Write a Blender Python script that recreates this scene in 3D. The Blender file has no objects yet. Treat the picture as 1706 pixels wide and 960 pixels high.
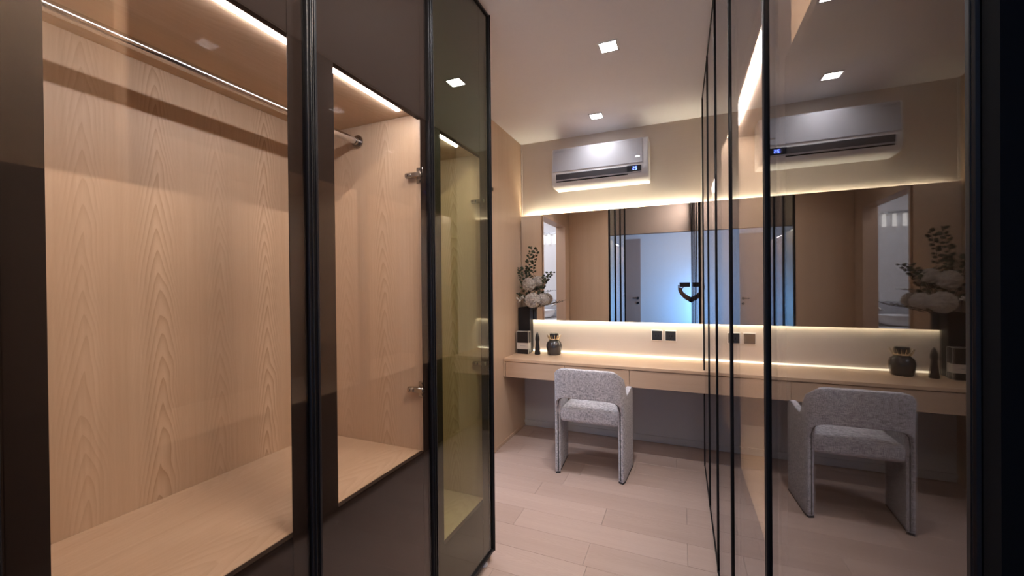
import bpy, bmesh, math, random
from mathutils import Vector, Matrix
random.seed(7)
S = bpy.context.scene
COL = S.collection

# ------------------------------------------------------------------ camera
F_PX, YAW, PITCH, ROLL = 671.6, 0.398, -0.0055, 0.0097
cd = bpy.data.cameras.new('camera'); cam = bpy.data.objects.new('camera', cd); COL.objects.link(cam)
cd.sensor_fit = 'HORIZONTAL'; cd.sensor_width = 36; cd.lens = F_PX / 1706 * 36
cd.clip_start = 0.01; cd.clip_end = 60
fw = Vector((-math.sin(YAW) * math.cos(PITCH), math.cos(YAW) * math.cos(PITCH), math.sin(PITCH)))
R0 = Vector((math.cos(YAW), math.sin(YAW), 0)); U0 = R0.cross(fw)
Rv = R0 * math.cos(ROLL) - U0 * math.sin(ROLL); Uv = R0 * math.sin(ROLL) + U0 * math.cos(ROLL)
m = Matrix((Rv, Uv, -fw)).transposed().to_4x4(); m.translation = (0, 0, 1.4)
cam.matrix_world = m
S.camera = cam

# ------------------------------------------------------------------ world, exposure
w = bpy.data.worlds.new('world'); S.world = w; w.use_nodes = True
w.node_tree.nodes['Background'].inputs[0].default_value = (0.55, 0.72, 1.0, 1)
w.node_tree.nodes['Background'].inputs[1].default_value = 0.6
S.view_settings.view_transform = 'Standard'; S.view_settings.look = 'None'
S.view_settings.gamma = 1; S.view_settings.use_curve_mapping = False
S.view_settings.exposure = 1.0
S.cycles.max_bounces = 14; S.cycles.transparent_max_bounces = 24
S.cycles.glossy_bounces = 8; S.cycles.diffuse_bounces = 5
S.cycles.caustics_reflective = True; S.cycles.caustics_refractive = False
S.cycles.sample_clamp_indirect = 6.0

def area(name, loc, target, sx, sy, power, color):
    l = bpy.data.lights.new(name, 'AREA'); l.shape = 'RECTANGLE'; l.size = sx; l.size_y = sy
    l.energy = power; l.color = color
    o = bpy.data.objects.new(name, l); COL.objects.link(o); o.location = loc
    o.rotation_euler = (Vector(target) - Vector(loc)).to_track_quat('-Z', 'Y').to_euler()
    return o
# added lamps, all unseen: blue glow for the bedroom wall, fill for both rooms
area('blue_wall_glow', (0.93, -3.10, 0.80), (-0.2, -3.5, 0.75), 0.7, 1.0, 34, (0.12, 0.44, 1.0))  # added lamp standing in for the unknown source of the blue glow
area('bathroom_fill', (-2.3, 2.2, 2.7), (-2.3, 2.2, 0), 1.0, 1.6, 24, (0.80, 0.87, 1.0))  # added fill that brightens the bathroom, no fixture modelled for it
area('bedroom_fill', (0.56, -1.9, 2.74), (0.0, -3.2, 0.6), 0.5, 0.5, 17, (1.0, 0.94, 0.90))  # added fill for the bedroom wall, kept out of the mirror's view

LED_WARDROBE = 40.0
LED_MIRROR = 21.0
LED_DESK = 2.2
DOWNLIGHT = 60.0
DOWN_WATT = 5.5

# ------------------------------------------------------------------ dimensions
ZC = 2.80                     # ceiling
DL, DR = 0.891, 0.1465        # door planes left (-X) and right (+X)
LW = 1.461                    # left wall
YW = 3.745                    # far wall face
WX1 = 0.168                   # far wall right end

# ------------------------------------------------------------------ node helpers
def mat_new(name):
    m = bpy.data.materials.new(name); m.use_nodes = True
    nt = m.node_tree; nt.nodes.clear()
    out = nt.nodes.new('ShaderNodeOutputMaterial')
    return m, nt, out
def N(nt, t, **kw):
    n = nt.nodes.new(t)
    for k, v in kw.items():
        if k.startswith('i_'):
            key = k[2:]
            n.inputs[int(key) if key.isdigit() else key.replace('_', ' ')].default_value = v
        else: setattr(n, k, v)
    return n
def L(nt, a, b): nt.links.new(a, b)
def math_n(nt, op, a, b=None):
    n = nt.nodes.new('ShaderNodeMath'); n.operation = op
    for i, v in enumerate((a, b)):
        if v is None: continue
        if isinstance(v, (int, float)): n.inputs[i].default_value = v
        else: nt.links.new(v, n.inputs[i])
    return n.outputs[0]
def plain(name, col, rough=0.5, metal=0.0, spec=0.5, noise=0.0, nscale=40, bump=0.0):
    m, nt, out = mat_new(name)
    b = N(nt, 'ShaderNodeBsdfPrincipled'); L(nt, b.outputs[0], out.inputs[0])
    b.inputs['Base Color'].default_value = (*col, 1); b.inputs['Roughness'].default_value = rough
    b.inputs['Metallic'].default_value = metal; b.inputs['Specular IOR Level'].default_value = spec
    tc = N(nt, 'ShaderNodeTexCoord')
    nz = N(nt, 'ShaderNodeTexNoise'); nz.inputs['Scale'].default_value = nscale; nz.inputs['Detail'].default_value = 3
    L(nt, tc.outputs['Object'], nz.inputs['Vector'])
    mx = N(nt, 'ShaderNodeMix', data_type='RGBA')
    a = max(noise, 0.01)
    mx.inputs[6].default_value = (*[c * (1 - a) for c in col], 1); mx.inputs[7].default_value = (*[min(1, c * (1 + a)) for c in col], 1)
    L(nt, nz.outputs[0], mx.inputs[0]); L(nt, mx.outputs[2], b.inputs['Base Color'])
    if bump:
        bp = N(nt, 'ShaderNodeBump'); bp.inputs['Strength'].default_value = bump; bp.inputs['Distance'].default_value = 0.002
        L(nt, nz.outputs[0], bp.inputs['Height']); L(nt, bp.outputs[0], b.inputs['Normal'])
    return m
def emit(name, col, strength):
    m, nt, out = mat_new(name)
    e = N(nt, 'ShaderNodeEmission'); e.inputs[0].default_value = (*col, 1); e.inputs[1].default_value = strength
    L(nt, e.outputs[0], out.inputs[0]); return m
def glass(name, tint, f0, gloss=(1, 1, 1), rough=0.0):
    """thin coated pane: tinted transmission + Schlick reflection from either side"""
    m, nt, out = mat_new(name)
    g = N(nt, 'ShaderNodeNewGeometry')
    d = N(nt, 'ShaderNodeVectorMath', operation='DOT_PRODUCT')
    L(nt, g.outputs['Incoming'], d.inputs[0]); L(nt, g.outputs['Normal'], d.inputs[1])
    c = math_n(nt, 'ABSOLUTE', d.outputs['Value'])
    k = math_n(nt, 'POWER', math_n(nt, 'SUBTRACT', 1.0, c), 5.0)
    fac = math_n(nt, 'ADD', math_n(nt, 'MULTIPLY', k, 1 - f0), f0)
    t = N(nt, 'ShaderNodeBsdfTransparent'); t.inputs[0].default_value = (*tint, 1)
    gl = N(nt, 'ShaderNodeBsdfGlossy'); gl.inputs['Color'].default_value = (*gloss, 1); gl.inputs['Roughness'].default_value = rough
    mx = N(nt, 'ShaderNodeMixShader'); L(nt, fac, mx.inputs[0]); L(nt, t.outputs[0], mx.inputs[1]); L(nt, gl.outputs[0], mx.inputs[2])
    L(nt, mx.outputs[0], out.inputs[0]); return m
def wood(name, light, dark, along='Z', across='Y', cathedral=0.0, period=0.36, phase=0.0, rough=0.42, streak=1.0, rand=0.0):
    """veneer: fine streaks along the grain, optional nested cathedral arches"""
    m, nt, out = mat_new(name)
    b = N(nt, 'ShaderNodeBsdfPrincipled'); L(nt, b.outputs[0], out.inputs[0])
    b.inputs['Roughness'].default_value = rough; b.inputs['Specular IOR Level'].default_value = 0.35
    tc = N(nt, 'ShaderNodeTexCoord'); sep = N(nt, 'ShaderNodeSeparateXYZ'); L(nt, tc.outputs['Object'], sep.inputs[0])
    A = sep.outputs[along]; X = sep.outputs[across]
    if rand:
        oi = N(nt, 'ShaderNodeObjectInfo')
        A = math_n(nt, 'ADD', A, math_n(nt, 'MULTIPLY', oi.outputs['Random'], 37.0))
    T = [sep.outputs[k] for k in 'XYZ' if k not in (along, across)][0]
    def vec(sa, sx, st=1.0):
        cb = N(nt, 'ShaderNodeCombineXYZ')
        L(nt, math_n(nt, 'MULTIPLY', A, sa), cb.inputs[0]); L(nt, math_n(nt, 'MULTIPLY', X, sx), cb.inputs[1]); L(nt, math_n(nt, 'MULTIPLY', T, st), cb.inputs[2])
        return cb.outputs[0]
    n1 = N(nt, 'ShaderNodeTexNoise'); n1.inputs['Scale'].default_value = 1; n1.inputs['Detail'].default_value = 4; L(nt, vec(2.2, 130, 60), n1.inputs['Vector'])
    n2 = N(nt, 'ShaderNodeTexNoise'); n2.inputs['Scale'].default_value = 1; n2.inputs['Detail'].default_value = 3; L(nt, vec(0.8, 16, 10), n2.inputs['Vector'])
    n3 = N(nt, 'ShaderNodeTexNoise'); n3.inputs['Scale'].default_value = 1; n3.inputs['Detail'].default_value = 2; L(nt, vec(14, 260, 120), n3.inputs['Vector'])
    v = math_n(nt, 'ADD', math_n(nt, 'MULTIPLY', n1.outputs[0], 0.45 * streak), math_n(nt, 'MULTIPLY', n2.outputs[0], 0.45 * streak))
    v = math_n(nt, 'ADD', v, math_n(nt, 'MULTIPLY', n3.outputs[0], 0.22 * streak))
    v = math_n(nt, 'SUBTRACT', v, 0.56 * streak)
    if cathedral:
        nw = N(nt, 'ShaderNodeTexNoise'); nw.inputs['Scale'].default_value = 1; nw.inputs['Detail'].default_value = 2; L(nt, vec(3.0, 9, 3), nw.inputs['Vector'])
        xx = math_n(nt, 'ADD', X, math_n(nt, 'MULTIPLY', math_n(nt, 'SUBTRACT', nw.outputs[0], 0.5), 0.05))
        fr = math_n(nt, 'FRACT', math_n(nt, 'ADD', math_n(nt, 'DIVIDE', xx, period), phase))
        p = math_n(nt, 'ABSOLUTE', math_n(nt, 'SUBTRACT', fr, 0.5))           # 0 at the heart of each leaf of veneer
        para = math_n(nt, 'MULTIPLY', math_n(nt, 'POWER', p, 1.4), 1.7)
        h = math_n(nt, 'ADD', math_n(nt, 'MULTIPLY', A, 1.0), para)
        h = math_n(nt, 'ADD', h, math_n(nt, 'MULTIPLY', nw.outputs[0], 0.22))
        ring = math_n(nt, 'FRACT', math_n(nt, 'MULTIPLY', h, 14.0))
        ring = math_n(nt, 'POWER', ring, 2.4)
        msk = N(nt, 'ShaderNodeMapRange'); msk.inputs[1].default_value = 0.10; msk.inputs[2].default_value = 0.30
        msk.inputs[3].default_value = 1.0; msk.inputs[4].default_value = 0.12; L(nt, p, msk.inputs[0])
        wn = N(nt, 'ShaderNodeTexWhiteNoise', noise_dimensions='1D')
        L(nt, math_n(nt, 'FLOOR', math_n(nt, 'ADD', math_n(nt, 'DIVIDE', xx, period), phase)), wn.inputs['W'])
        cellk = math_n(nt, 'ADD', math_n(nt, 'MULTIPLY', wn.outputs[0], 0.9), 0.25)
        cat = math_n(nt, 'MULTIPLY', math_n(nt, 'MULTIPLY', math_n(nt, 'SUBTRACT', ring, 0.3), msk.outputs[0]), math_n(nt, 'MULTIPLY', cellk, cathedral))
        v = math_n(nt, 'ADD', v, cat)
    v = math_n(nt, 'ADD', v, 0.45)
    if rand:
        v = math_n(nt, 'ADD', v, math_n(nt, 'MULTIPLY', math_n(nt, 'SUBTRACT', oi.outputs['Random'], 0.5), rand))
    cr = N(nt, 'ShaderNodeMix', data_type='RGBA'); cr.clamp_factor = True
    cr.inputs[6].default_value = (*light, 1); cr.inputs[7].default_value = (*dark, 1)
    L(nt, v, cr.inputs[0]); L(nt, cr.outputs[2], b.inputs['Base Color'])
    bp = N(nt, 'ShaderNodeBump'); bp.inputs['Strength'].default_value = 0.12; bp.inputs['Distance'].default_value = 0.001
    L(nt, v, bp.inputs['Height']); L(nt, bp.outputs[0], b.inputs['Normal'])
    return m
def fabric(name, light, dark):
    """woven melange cloth: crossing slubs on a fine weave"""
    m, nt, out = mat_new(name)
    b = N(nt, 'ShaderNodeBsdfPrincipled'); L(nt, b.outputs[0], out.inputs[0])
    b.inputs['Roughness'].default_value = 0.9; b.inputs['Specular IOR Level'].default_value = 0.15
    b.inputs['Sheen Weight'].default_value = 0.25
    tc = N(nt, 'ShaderNodeTexCoord')
    outs = []
    for sc in ((380, 380, 55), (55, 55, 380)):
        mp = N(nt, 'ShaderNodeMapping'); mp.inputs['Scale'].default_value = sc
        nz = N(nt, 'ShaderNodeTexNoise'); nz.inputs['Scale'].default_value = 1; nz.inputs['Detail'].default_value = 2
        L(nt, tc.outputs['Object'], mp.inputs[0]); L(nt, mp.outputs[0], nz.inputs['Vector']); outs.append(nz.outputs[0])
    v = math_n(nt, 'MULTIPLY', math_n(nt, 'SUBTRACT', math_n(nt, 'ADD', outs[0], outs[1]), 0.77), 2.3)
    mx = N(nt, 'ShaderNodeMix', data_type='RGBA'); mx.inputs[6].default_value = (*dark, 1); mx.inputs[7].default_value = (*light, 1)
    L(nt, v, mx.inputs[0]); L(nt, mx.outputs[2], b.inputs['Base Color'])
    bp = N(nt, 'ShaderNodeBump'); bp.inputs['Strength'].default_value = 0.35; bp.inputs['Distance'].default_value = 0.002
    L(nt, v, bp.inputs['Height']); L(nt, bp.outputs[0], b.inputs['Normal'])
    return m

OAK_L, OAK_D = (0.64, 0.485, 0.35), (0.43, 0.295, 0.19)
M = {}
M['oak_back'] = wood('oak_back', OAK_L, OAK_D, 'Z', 'Y', 1.0, 0.17, 0.929)
M['oak_side'] = wood('oak_side', OAK_L, OAK_D, 'Z', 'X', 0.8, 0.20, 0.15)
M['oak_flat'] = wood('oak_flat', OAK_L, OAK_D, 'Y', 'X', 0.35, 0.42, 0.1)
M['oak_wall'] = wood('oak_wall', (0.58, 0.42, 0.30), (0.40, 0.265, 0.17), 'Z', 'Y', 0.0, streak=0.8)
M['oak_end'] = wood('oak_end', (0.58, 0.42, 0.30), (0.40, 0.265, 0.17), 'Z', 'X', 0.0, streak=0.8)
M['oak_desk'] = wood('oak_desk', (0.64, 0.45, 0.31), (0.44, 0.285, 0.18), 'X', 'Y', 0.0, streak=0.7)
M['oak_drawer'] = wood('oak_drawer', (0.60, 0.42, 0.30), (0.42, 0.275, 0.18), 'X', 'Z', 0.0, streak=0.7)
M['oak_trim'] = wood('oak_trim', (0.55, 0.38, 0.27), (0.40, 0.26, 0.175), 'Z', 'Y', 0.0, streak=0.5)
M['door_wood'] = wood('door_wood', (0.42, 0.31, 0.26), (0.31, 0.22, 0.18), 'Z', 'X', 0.0, streak=0.6)
M['plank'] = wood('plank', (0.46, 0.335, 0.285), (0.315, 0.215, 0.175), 'X', 'Y', 0.22, 0.19, 0.5, rough=0.36, streak=0.95, rand=0.34)
M['gap'] = plain('gap', (0.25, 0.175, 0.14), 0.8)
M['wallpaper'] = wood('wallpaper', (0.66, 0.57, 0.50), (0.55, 0.47, 0.405), 'X', 'Z', 0.0, rough=0.75, streak=0.6)
M['ceiling'] = plain('ceiling', (0.84, 0.81, 0.82), 0.9, noise=0.02)
M['paint'] = plain('paint', (0.66, 0.66, 0.68), 0.85, noise=0.02)
M['header'] = plain('header', (0.20, 0.165, 0.152), 0.85, 0, 0.2, noise=0.02)
M['paint_shaded'] = plain('paint_shaded', (0.50, 0.48, 0.48), 0.85, noise=0.02)  # white wall paint greyed for the shade under the desk
M['black_metal'] = plain('black_metal', (0.006, 0.005, 0.006), 0.42, 0.0, 0.25)
M['black_matte'] = plain('black_matte', (0.004, 0.004, 0.005), 0.9, 0, 0.1)
M['dark_board'] = plain('dark_board', (0.026, 0.016, 0.012), 0.6, 0, 0.2)
M['smoked'] = plain('smoked', (0.050, 0.036, 0.030), 0.6, 0, 0.2)
M['glass_clear'] = glass('glass_clear', (0.93, 0.90, 0.88), 0.045)
M['glass_oblique'] = glass('glass_oblique', (0.83, 0.86, 0.75), 0.05)  # olive tint put in for the oblique, reflecting look of this door
M['glass_right'] = glass('glass_right', (0.80, 0.76, 0.71), 0.045, (0.92, 0.92, 0.94))
M['mirror'] = plain('mirror', (0.80, 0.76, 0.73), 0.0, 1.0)
M['chrome'] = plain('chrome', (0.75, 0.75, 0.76), 0.16, 1.0)
M['chrome_dark'] = plain('chrome_dark', (0.42, 0.40, 0.38), 0.25, 1.0)
M['led_white'] = emit('led_white', (0.96, 0.95, 1.0), LED_WARDROBE)
M['led_warm'] = emit('led_warm', (1.0, 0.93, 0.68), LED_MIRROR)
M['led_top'] = emit('led_top', (1.0, 0.94, 0.70), LED_MIRROR * 2.5)
M['led_right'] = emit('led_right', (0.96, 0.95, 1.0), LED_WARDROBE * 2.2)
M['niche_fill'] = emit('niche_fill', (0.96, 0.97, 1.0), 800.0)
M['led_desk'] = emit('led_desk', (1.0, 0.84, 0.60), LED_DESK)
M['lamp'] = emit('lamp', (0.97, 0.97, 1.0), DOWNLIGHT)
M['lamp_dim'] = emit('lamp_dim', (0.97, 0.97, 1.0), 26.0)
M['white_plastic'] = plain('white_plastic', (0.70, 0.69, 0.70), 0.35)
M['ac_face'] = plain('ac_face', (0.42, 0.41, 0.44), 0.35)
M['vent_dark'] = plain('vent_dark', (0.05, 0.045, 0.05), 0.45)
M['display'] = plain('display', (0.02, 0.02, 0.025), 0.15)
M['digits'] = emit('digits', (0.10, 0.16, 1.0), 5.0)
M['grey_print'] = plain('grey_print', (0.28, 0.27, 0.30), 0.6)
M['fabric'] = fabric('fabric', (0.66, 0.625, 0.66), (0.22, 0.21, 0.23))
M['piping'] = plain('piping', (0.03, 0.028, 0.03), 0.8)
M['black_vase'] = plain('black_vase', (0.012, 0.011, 0.013), 0.55, 0, 0.3)
M['petal'] = plain('petal', (0.58, 0.52, 0.47), 0.9, noise=0.1, nscale=90)
M['leaf'] = plain('leaf', (0.06, 0.075, 0.045), 0.7, noise=0.3, nscale=60)
M['twig'] = plain('twig', (0.10, 0.075, 0.055), 0.8)
M['berry'] = plain('berry', (0.80, 0.76, 0.70), 0.5)
M['box_black'] = plain('box_black', (0.012, 0.011, 0.013), 0.35)
M['cream'] = plain('cream', (0.60, 0.55, 0.50), 0.6)
M['gold'] = plain('gold', (0.80, 0.69, 0.50), 0.25, 1.0)
M['jar_glass'] = plain('jar_glass', (0.035, 0.030, 0.030), 0.10, 0, 0.8)
M['socket_black'] = plain('socket_black', (0.025, 0.024, 0.026), 0.4)
M['socket_trim'] = plain('socket_trim', (0.75, 0.70, 0.66), 0.4)
M['ceramic'] = plain('ceramic', (0.82, 0.83, 0.86), 0.15)
M['bath_lamp'] = emit('bath_lamp', (0.95, 0.97, 1.0), 1.3)
M['bath_grey'] = plain('bath_grey', (0.42, 0.43, 0.46), 0.4)
M['skin'] = plain('skin', (0.24, 0.15, 0.11), 0.55)
M['hair'] = plain('hair', (0.02, 0.015, 0.012), 0.6)
M['shirt'] = plain('shirt', (0.02, 0.02, 0.024), 0.9)
M['trousers'] = plain('trousers', (0.03, 0.035, 0.05), 0.9)
M['phone_body'] = plain('phone_body', (0.015, 0.015, 0.018), 0.35)
M['phone_screen'] = plain('phone_screen', (0.006, 0.006, 0.008), 0.12)
M['lens'] = plain('lens', (0.004, 0.004, 0.006), 0.05)

# ------------------------------------------------------------------ mesh helpers (world coordinates)
def BM(): return bmesh.new()
def box(bm, x0, x1, y0, y1, z0, z1, bev=0.0, seg=1):
    if x0 > x1: x0, x1 = x1, x0
    if y0 > y1: y0, y1 = y1, y0
    r = bmesh.ops.create_cube(bm, size=1)
    vs = r['verts']
    for v in vs:
        v.co = ((x0 + x1) / 2 + v.co.x * (x1 - x0), (y0 + y1) / 2 + v.co.y * (y1 - y0), (z0 + z1) / 2 + v.co.z * (z1 - z0))
    if bev:
        es = list({e for v in vs for e in v.link_edges})
        bmesh.ops.bevel(bm, geom=es, offset=bev, segments=seg, affect='EDGES', profile=0.5)
    return bm
def cyl(bm, p0, p1, r0, r1=None, n=20):
    p0, p1 = Vector(p0), Vector(p1); r1 = r0 if r1 is None else r1
    d = p1 - p0
    mt = Matrix.Translation((p0 + p1) / 2) @ d.to_track_quat('Z', 'Y').to_matrix().to_4x4()
    bmesh.ops.create_cone(bm, cap_ends=True, cap_tris=False, segments=n, radius1=r0, radius2=max(r1, 1e-5), depth=d.length, matrix=mt)
    return bm
def tube(bm, pts, r, n=8, taper=None):
    pts = [Vector(p) for p in pts]; rings = []
    for i, p in enumerate(pts):
        d = (pts[min(i + 1, len(pts) - 1)] - pts[max(i - 1, 0)]).normalized()
        q = d.to_track_quat('Z', 'Y'); rr = r if taper is None else r + (taper - r) * i / (len(pts) - 1)
        rings.append([bm.verts.new(p + q @ Vector((math.cos(a) * rr, math.sin(a) * rr, 0))) for a in [2 * math.pi * k / n for k in range(n)]])
    for a, b in zip(rings, rings[1:]):
        for k in range(n): bm.faces.new((a[k], a[(k + 1) % n], b[(k + 1) % n], b[k]))
    bm.faces.new(rings[0][::-1]); bm.faces.new(rings[-1])
    return bm
def lathe(bm, prof, cx, cy, n=32):
    rings = []
    for r, z in prof:
        rings.append([bm.verts.new((cx + max(r, 1e-4) * math.cos(2 * math.pi * k / n), cy + max(r, 1e-4) * math.sin(2 * math.pi * k / n), z)) for k in range(n)])
    for a, b in zip(rings, rings[1:]):
        for k in range(n): bm.faces.new((a[k], a[(k + 1) % n], b[(k + 1) % n], b[k]))
    bm.faces.new(rings[0][::-1]); bm.faces.new(rings[-1])
    return bm
def prism(bm, poly, axis, a0, a1):
    """extrude a polygon given in the two other axes along axis"""
    def P(u, v, a): return {'X': (a, u, v), 'Y': (u, a, v), 'Z': (u, v, a)}[axis]
    lo = [bm.verts.new(P(u, v, a0)) for u, v in poly]; hi = [bm.verts.new(P(u, v, a1)) for u, v in poly]
    n = len(poly)
    for k in range(n): bm.faces.new((lo[k], lo[(k + 1) % n], hi[(k + 1) % n], hi[k]))
    bm.faces.new(lo[::-1]); bm.faces.new(hi)
    bmesh.ops.recalc_face_normals(bm, faces=bm.faces)
    return bm
def wpos(o):
    v = Vector((0, 0, 0))
    while o is not None: v += o.location; o = o.parent
    return v
def obj(name, bm, mat, parent=None, smooth=False, base=None):
    """link bm (world coordinates) as one mesh object, under parent if given"""
    off = wpos(parent) if parent else Vector(base or (0, 0, 0))
    bmesh.ops.translate(bm, verts=bm.verts, vec=-off)
    bmesh.ops.recalc_face_normals(bm, faces=bm.faces)
    me = bpy.data.meshes.new(name); bm.to_mesh(me); bm.free()
    me.materials.append(M[mat])
    if smooth:
        me.shade_smooth()
        me.set_sharp_from_angle(angle=math.radians(40))
    o = bpy.data.objects.new(name, me); COL.objects.link(o)
    if parent: o.parent = parent
    else: o.location = off
    return o
def thing(name, label, cat, loc, group=None):
    o = bpy.data.objects.new(name, None); COL.objects.link(o); o.location = loc; o.empty_display_size = 0.05
    o['label'] = label; o['category'] = cat
    if group: o['group'] = group
    return o
def tag(o, label, cat, group=None):
    o['label'] = label; o['category'] = cat
    if group: o['group'] = group
    return o
def struct(name, bm, mat, label=None, cat=None, parent=None):
    o = obj(name, bm, mat, parent)
    if not parent:
        o['kind'] = 'structure'
        if label: o['label'] = label
        if cat: o['category'] = cat
    return o
# ================================================================== SETTING
# floor: slab below, individual planks in the aisle
fl = struct('floor', box(BM(), -3.4, 2.4, -3.8, 3.80, -0.14, -0.0135), 'gap', 'pinkish pale oak plank floor of the dressing room', 'floor')
PW, LEN = 0.188, 0.94
seen = {0: -0.444, 1: -0.465, 2: 0.02, 3: -0.44, 4: 0.02, 5: -0.78}
k = -9
while True:
    y0 = 1.98 + (k - 1) * PW; y1 = y0 + PW
    if y0 > 3.77: break
    y1 = min(y1, 3.778)
    off = seen.get(k, random.uniform(-0.9, 0))
    x = off
    while x > -1.46: x -= LEN
    while x < 0.75:
        x0, x1 = max(x, -1.455), min(x + LEN, 0.75)
        if x1 - x0 > 0.02:
            b = BM(); box(b, x0 + 0.0005, x1 - 0.0005, y0 + 0.0005, y1 - 0.0005, -0.013, 0.0, 0.0009)
            obj('plank', b, 'plank', fl)
        x += LEN
    k += 1
struct('ceiling', box(BM(), -3.4, 2.4, -3.8, 3.86, ZC, ZC + 0.1), 'ceiling', 'plain off-white ceiling with square downlights', 'ceiling')
# far wall: base below the desk greyed for its shade, papered face above it
wf = struct('wall_far', box(BM(), -3.4, 1.4, 3.785, 3.86, 0.0, ZC), 'paint_shaded', 'beige far wall behind the mirror and air conditioner', 'wall')
struct('wall_face', box(BM(), -LW, WX1, YW, 3.785, 0.60, ZC), 'wallpaper', parent=wf)
struct('baseboard_far', box(BM(), -LW, WX1, 3.768, 3.785, 0.0, 0.058, 0.003), 'paint_shaded', 'low baseboard greyed for the shade under the dressing desk', 'baseboard')
# left wall, with the bathroom doorway (Y 2.067 to 3.06)
D0, D1, DZ = 2.067, 3.06, 2.225
wl = BM(); box(wl, -LW - 0.115, -LW, D1, 3.785, 0, ZC)
wl = struct('wall_left', wl, 'oak_wall', 'oak veneered left wall beyond the wardrobe', 'wall')
struct('wall_over_doorway', box(BM(), -LW - 0.115, -LW, D0, D1, DZ, ZC), 'oak_wall', parent=wl)
struct('wall_beside_wardrobe', box(BM(), -LW - 0.115, -LW, 0.20, D0, 0, ZC), 'oak_wall', parent=wl)
t = BM()
box(t, -LW - 0.118, -LW + 0.012, D0, D0 + 0.035, 0, DZ, 0.002); box(t, -LW - 0.118, -LW + 0.012, D1 - 0.035, D1, 0, DZ, 0.002)
box(t, -LW - 0.118, -LW + 0.012, D0, D1, DZ - 0.035, DZ, 0.002)
struct('trim_1', t, 'oak_trim', 'oak lining framing the bathroom doorway', 'door frame')
struct('baseboard_left', box(BM(), -LW, -LW + 0.008, D1, 3.768, 0, 0.03, 0.002), 'oak_trim', 'thin oak baseboard along the left wall', 'baseboard')
# right: short return beside the wardrobe, closing the end of the desk
struct('wall_right', box(BM(), WX1, 0.80, 3.228, 3.785, 0, ZC), 'wallpaper', 'narrow beige wall return at the right end of the desk', 'wall')
# pale strips painting the lit edges at both ends of the papered wall
struct('lit_corner_strip', box(BM(), -LW, -LW + 0.011, YW - 0.012, YW, 2.10, ZC, 0.002), 'cream', 'slim pale vertical strip painting the lit left corner', 'trim')
struct('lit_end_strip', box(BM(), WX1 - 0.008, WX1, YW - 0.03, YW, 0.76, ZC, 0.002), 'cream', 'slim pale vertical strip painting the lit right end', 'trim')
# bedroom behind the camera
YB = -3.66
wb = struct('wall_behind', box(BM(), -3.4, 2.4, YB - 0.1, YB, 0, ZC), 'paint', 'white bedroom wall seen in the mirror', 'wall')
struct('wall_bedroom_left', box(BM(), -2.7, -2.6, YB, 0.2, 0, ZC), 'paint', 'white bedroom wall on the left', 'wall')
wbr = BM()
wy0, wy1, wz0, wz1 = -3.45, -2.60, 0.25, 1.65
box(wbr, 0.95, 1.05, YB, wy0, 0, ZC); box(wbr, 0.95, 1.05, wy1, 0.2, 0, ZC)
box(wbr, 0.95, 1.05, wy0, wy1, 0, wz0); box(wbr, 0.95, 1.05, wy0, wy1, wz1, ZC)
struct('wall_bedroom_right', wbr, 'paint', 'white bedroom wall on the right', 'wall')
wn = BM()
for a, b in ((wy0, wy0 + 0.04), (wy1 - 0.04, wy1)): box(wn, 0.98, 1.03, a, b, wz0, wz1)
for a, b in ((wz0, wz0 + 0.04), (wz1 - 0.04, wz1)): box(wn, 0.98, 1.03, wy0, wy1, a, b)
wn = struct('added_window_1', wn, 'black_metal', 'black framed unseen window added around the blue light', 'window')  # unseen window, added and placed for the blue glow on the wall
struct('pane', box(BM(), 1.0, 1.006, wy0 + 0.04, wy1 - 0.04, wz0 + 0.04, wz1 - 0.04), 'glass_clear', parent=wn)
struct('wall_front_left', box(BM(), -2.7, -LW, 0.10, 0.20, 0, ZC), 'paint', 'white wall left of the dressing room entry', 'wall')
struct('wall_front_right', box(BM(), 0.80, 0.95, 0.10, 0.20, 0, ZC), 'paint', 'white wall right of the dressing room entry', 'wall')
struct('wall_right_back', box(BM(), 0.80, 0.90, 0.20, 3.785, 0, ZC), 'paint', 'wall behind the right wardrobe', 'wall')
# bedroom door on the wall behind
dr = struct('door_1', box(BM(), -1.86, -0.985, YB, YB + 0.045, 0.0, 2.60, 0.004), 'door_wood', 'brown wooden bedroom door seen in the mirror', 'door')
h = BM(); cyl(h, (-1.055, YB + 0.045, 1.045), (-1.055, YB + 0.060, 1.045), 0.030); cyl(h, (-1.055, YB + 0.055, 1.045), (-1.055, YB + 0.10, 1.045), 0.010)
box(h, -1.19, -1.045, YB + 0.088, YB + 0.106, 1.033, 1.057, 0.005)
obj('door_handle', h, 'black_metal', dr)
h = BM(); cyl(h, (-1.055, YB + 0.045, 0.92), (-1.055, YB + 0.062, 0.92), 0.030); box(h, -1.060, -1.050, YB + 0.06, YB + 0.066, 0.905, 0.935)
obj('lock_plate', h, 'black_metal', dr)
struct('wall_header', box(BM(), -LW, 0.80, 0.10, 0.20, 2.27, ZC), 'header', 'taupe header above the dressing room entry', 'wall')
# bathroom shell beyond the doorway
BX0, BY0, BY1 = -3.3, 0.85, 3.40
struct('wall_bathroom_near', box(BM(), BX0, -LW - 0.115, BY0 - 0.1, BY0, 0, ZC), 'paint', 'white bathroom wall behind the basin', 'wall')
struct('wall_bathroom_left', box(BM(), BX0 - 0.1, BX0, BY0 - 0.1, BY1 + 0.1, 0, ZC), 'paint', 'white bathroom side wall', 'wall')
struct('wall_bathroom_far', box(BM(), BX0, -LW - 0.115, BY1, BY1 + 0.1, 0, ZC), 'paint', 'white bathroom end wall', 'wall')

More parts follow.
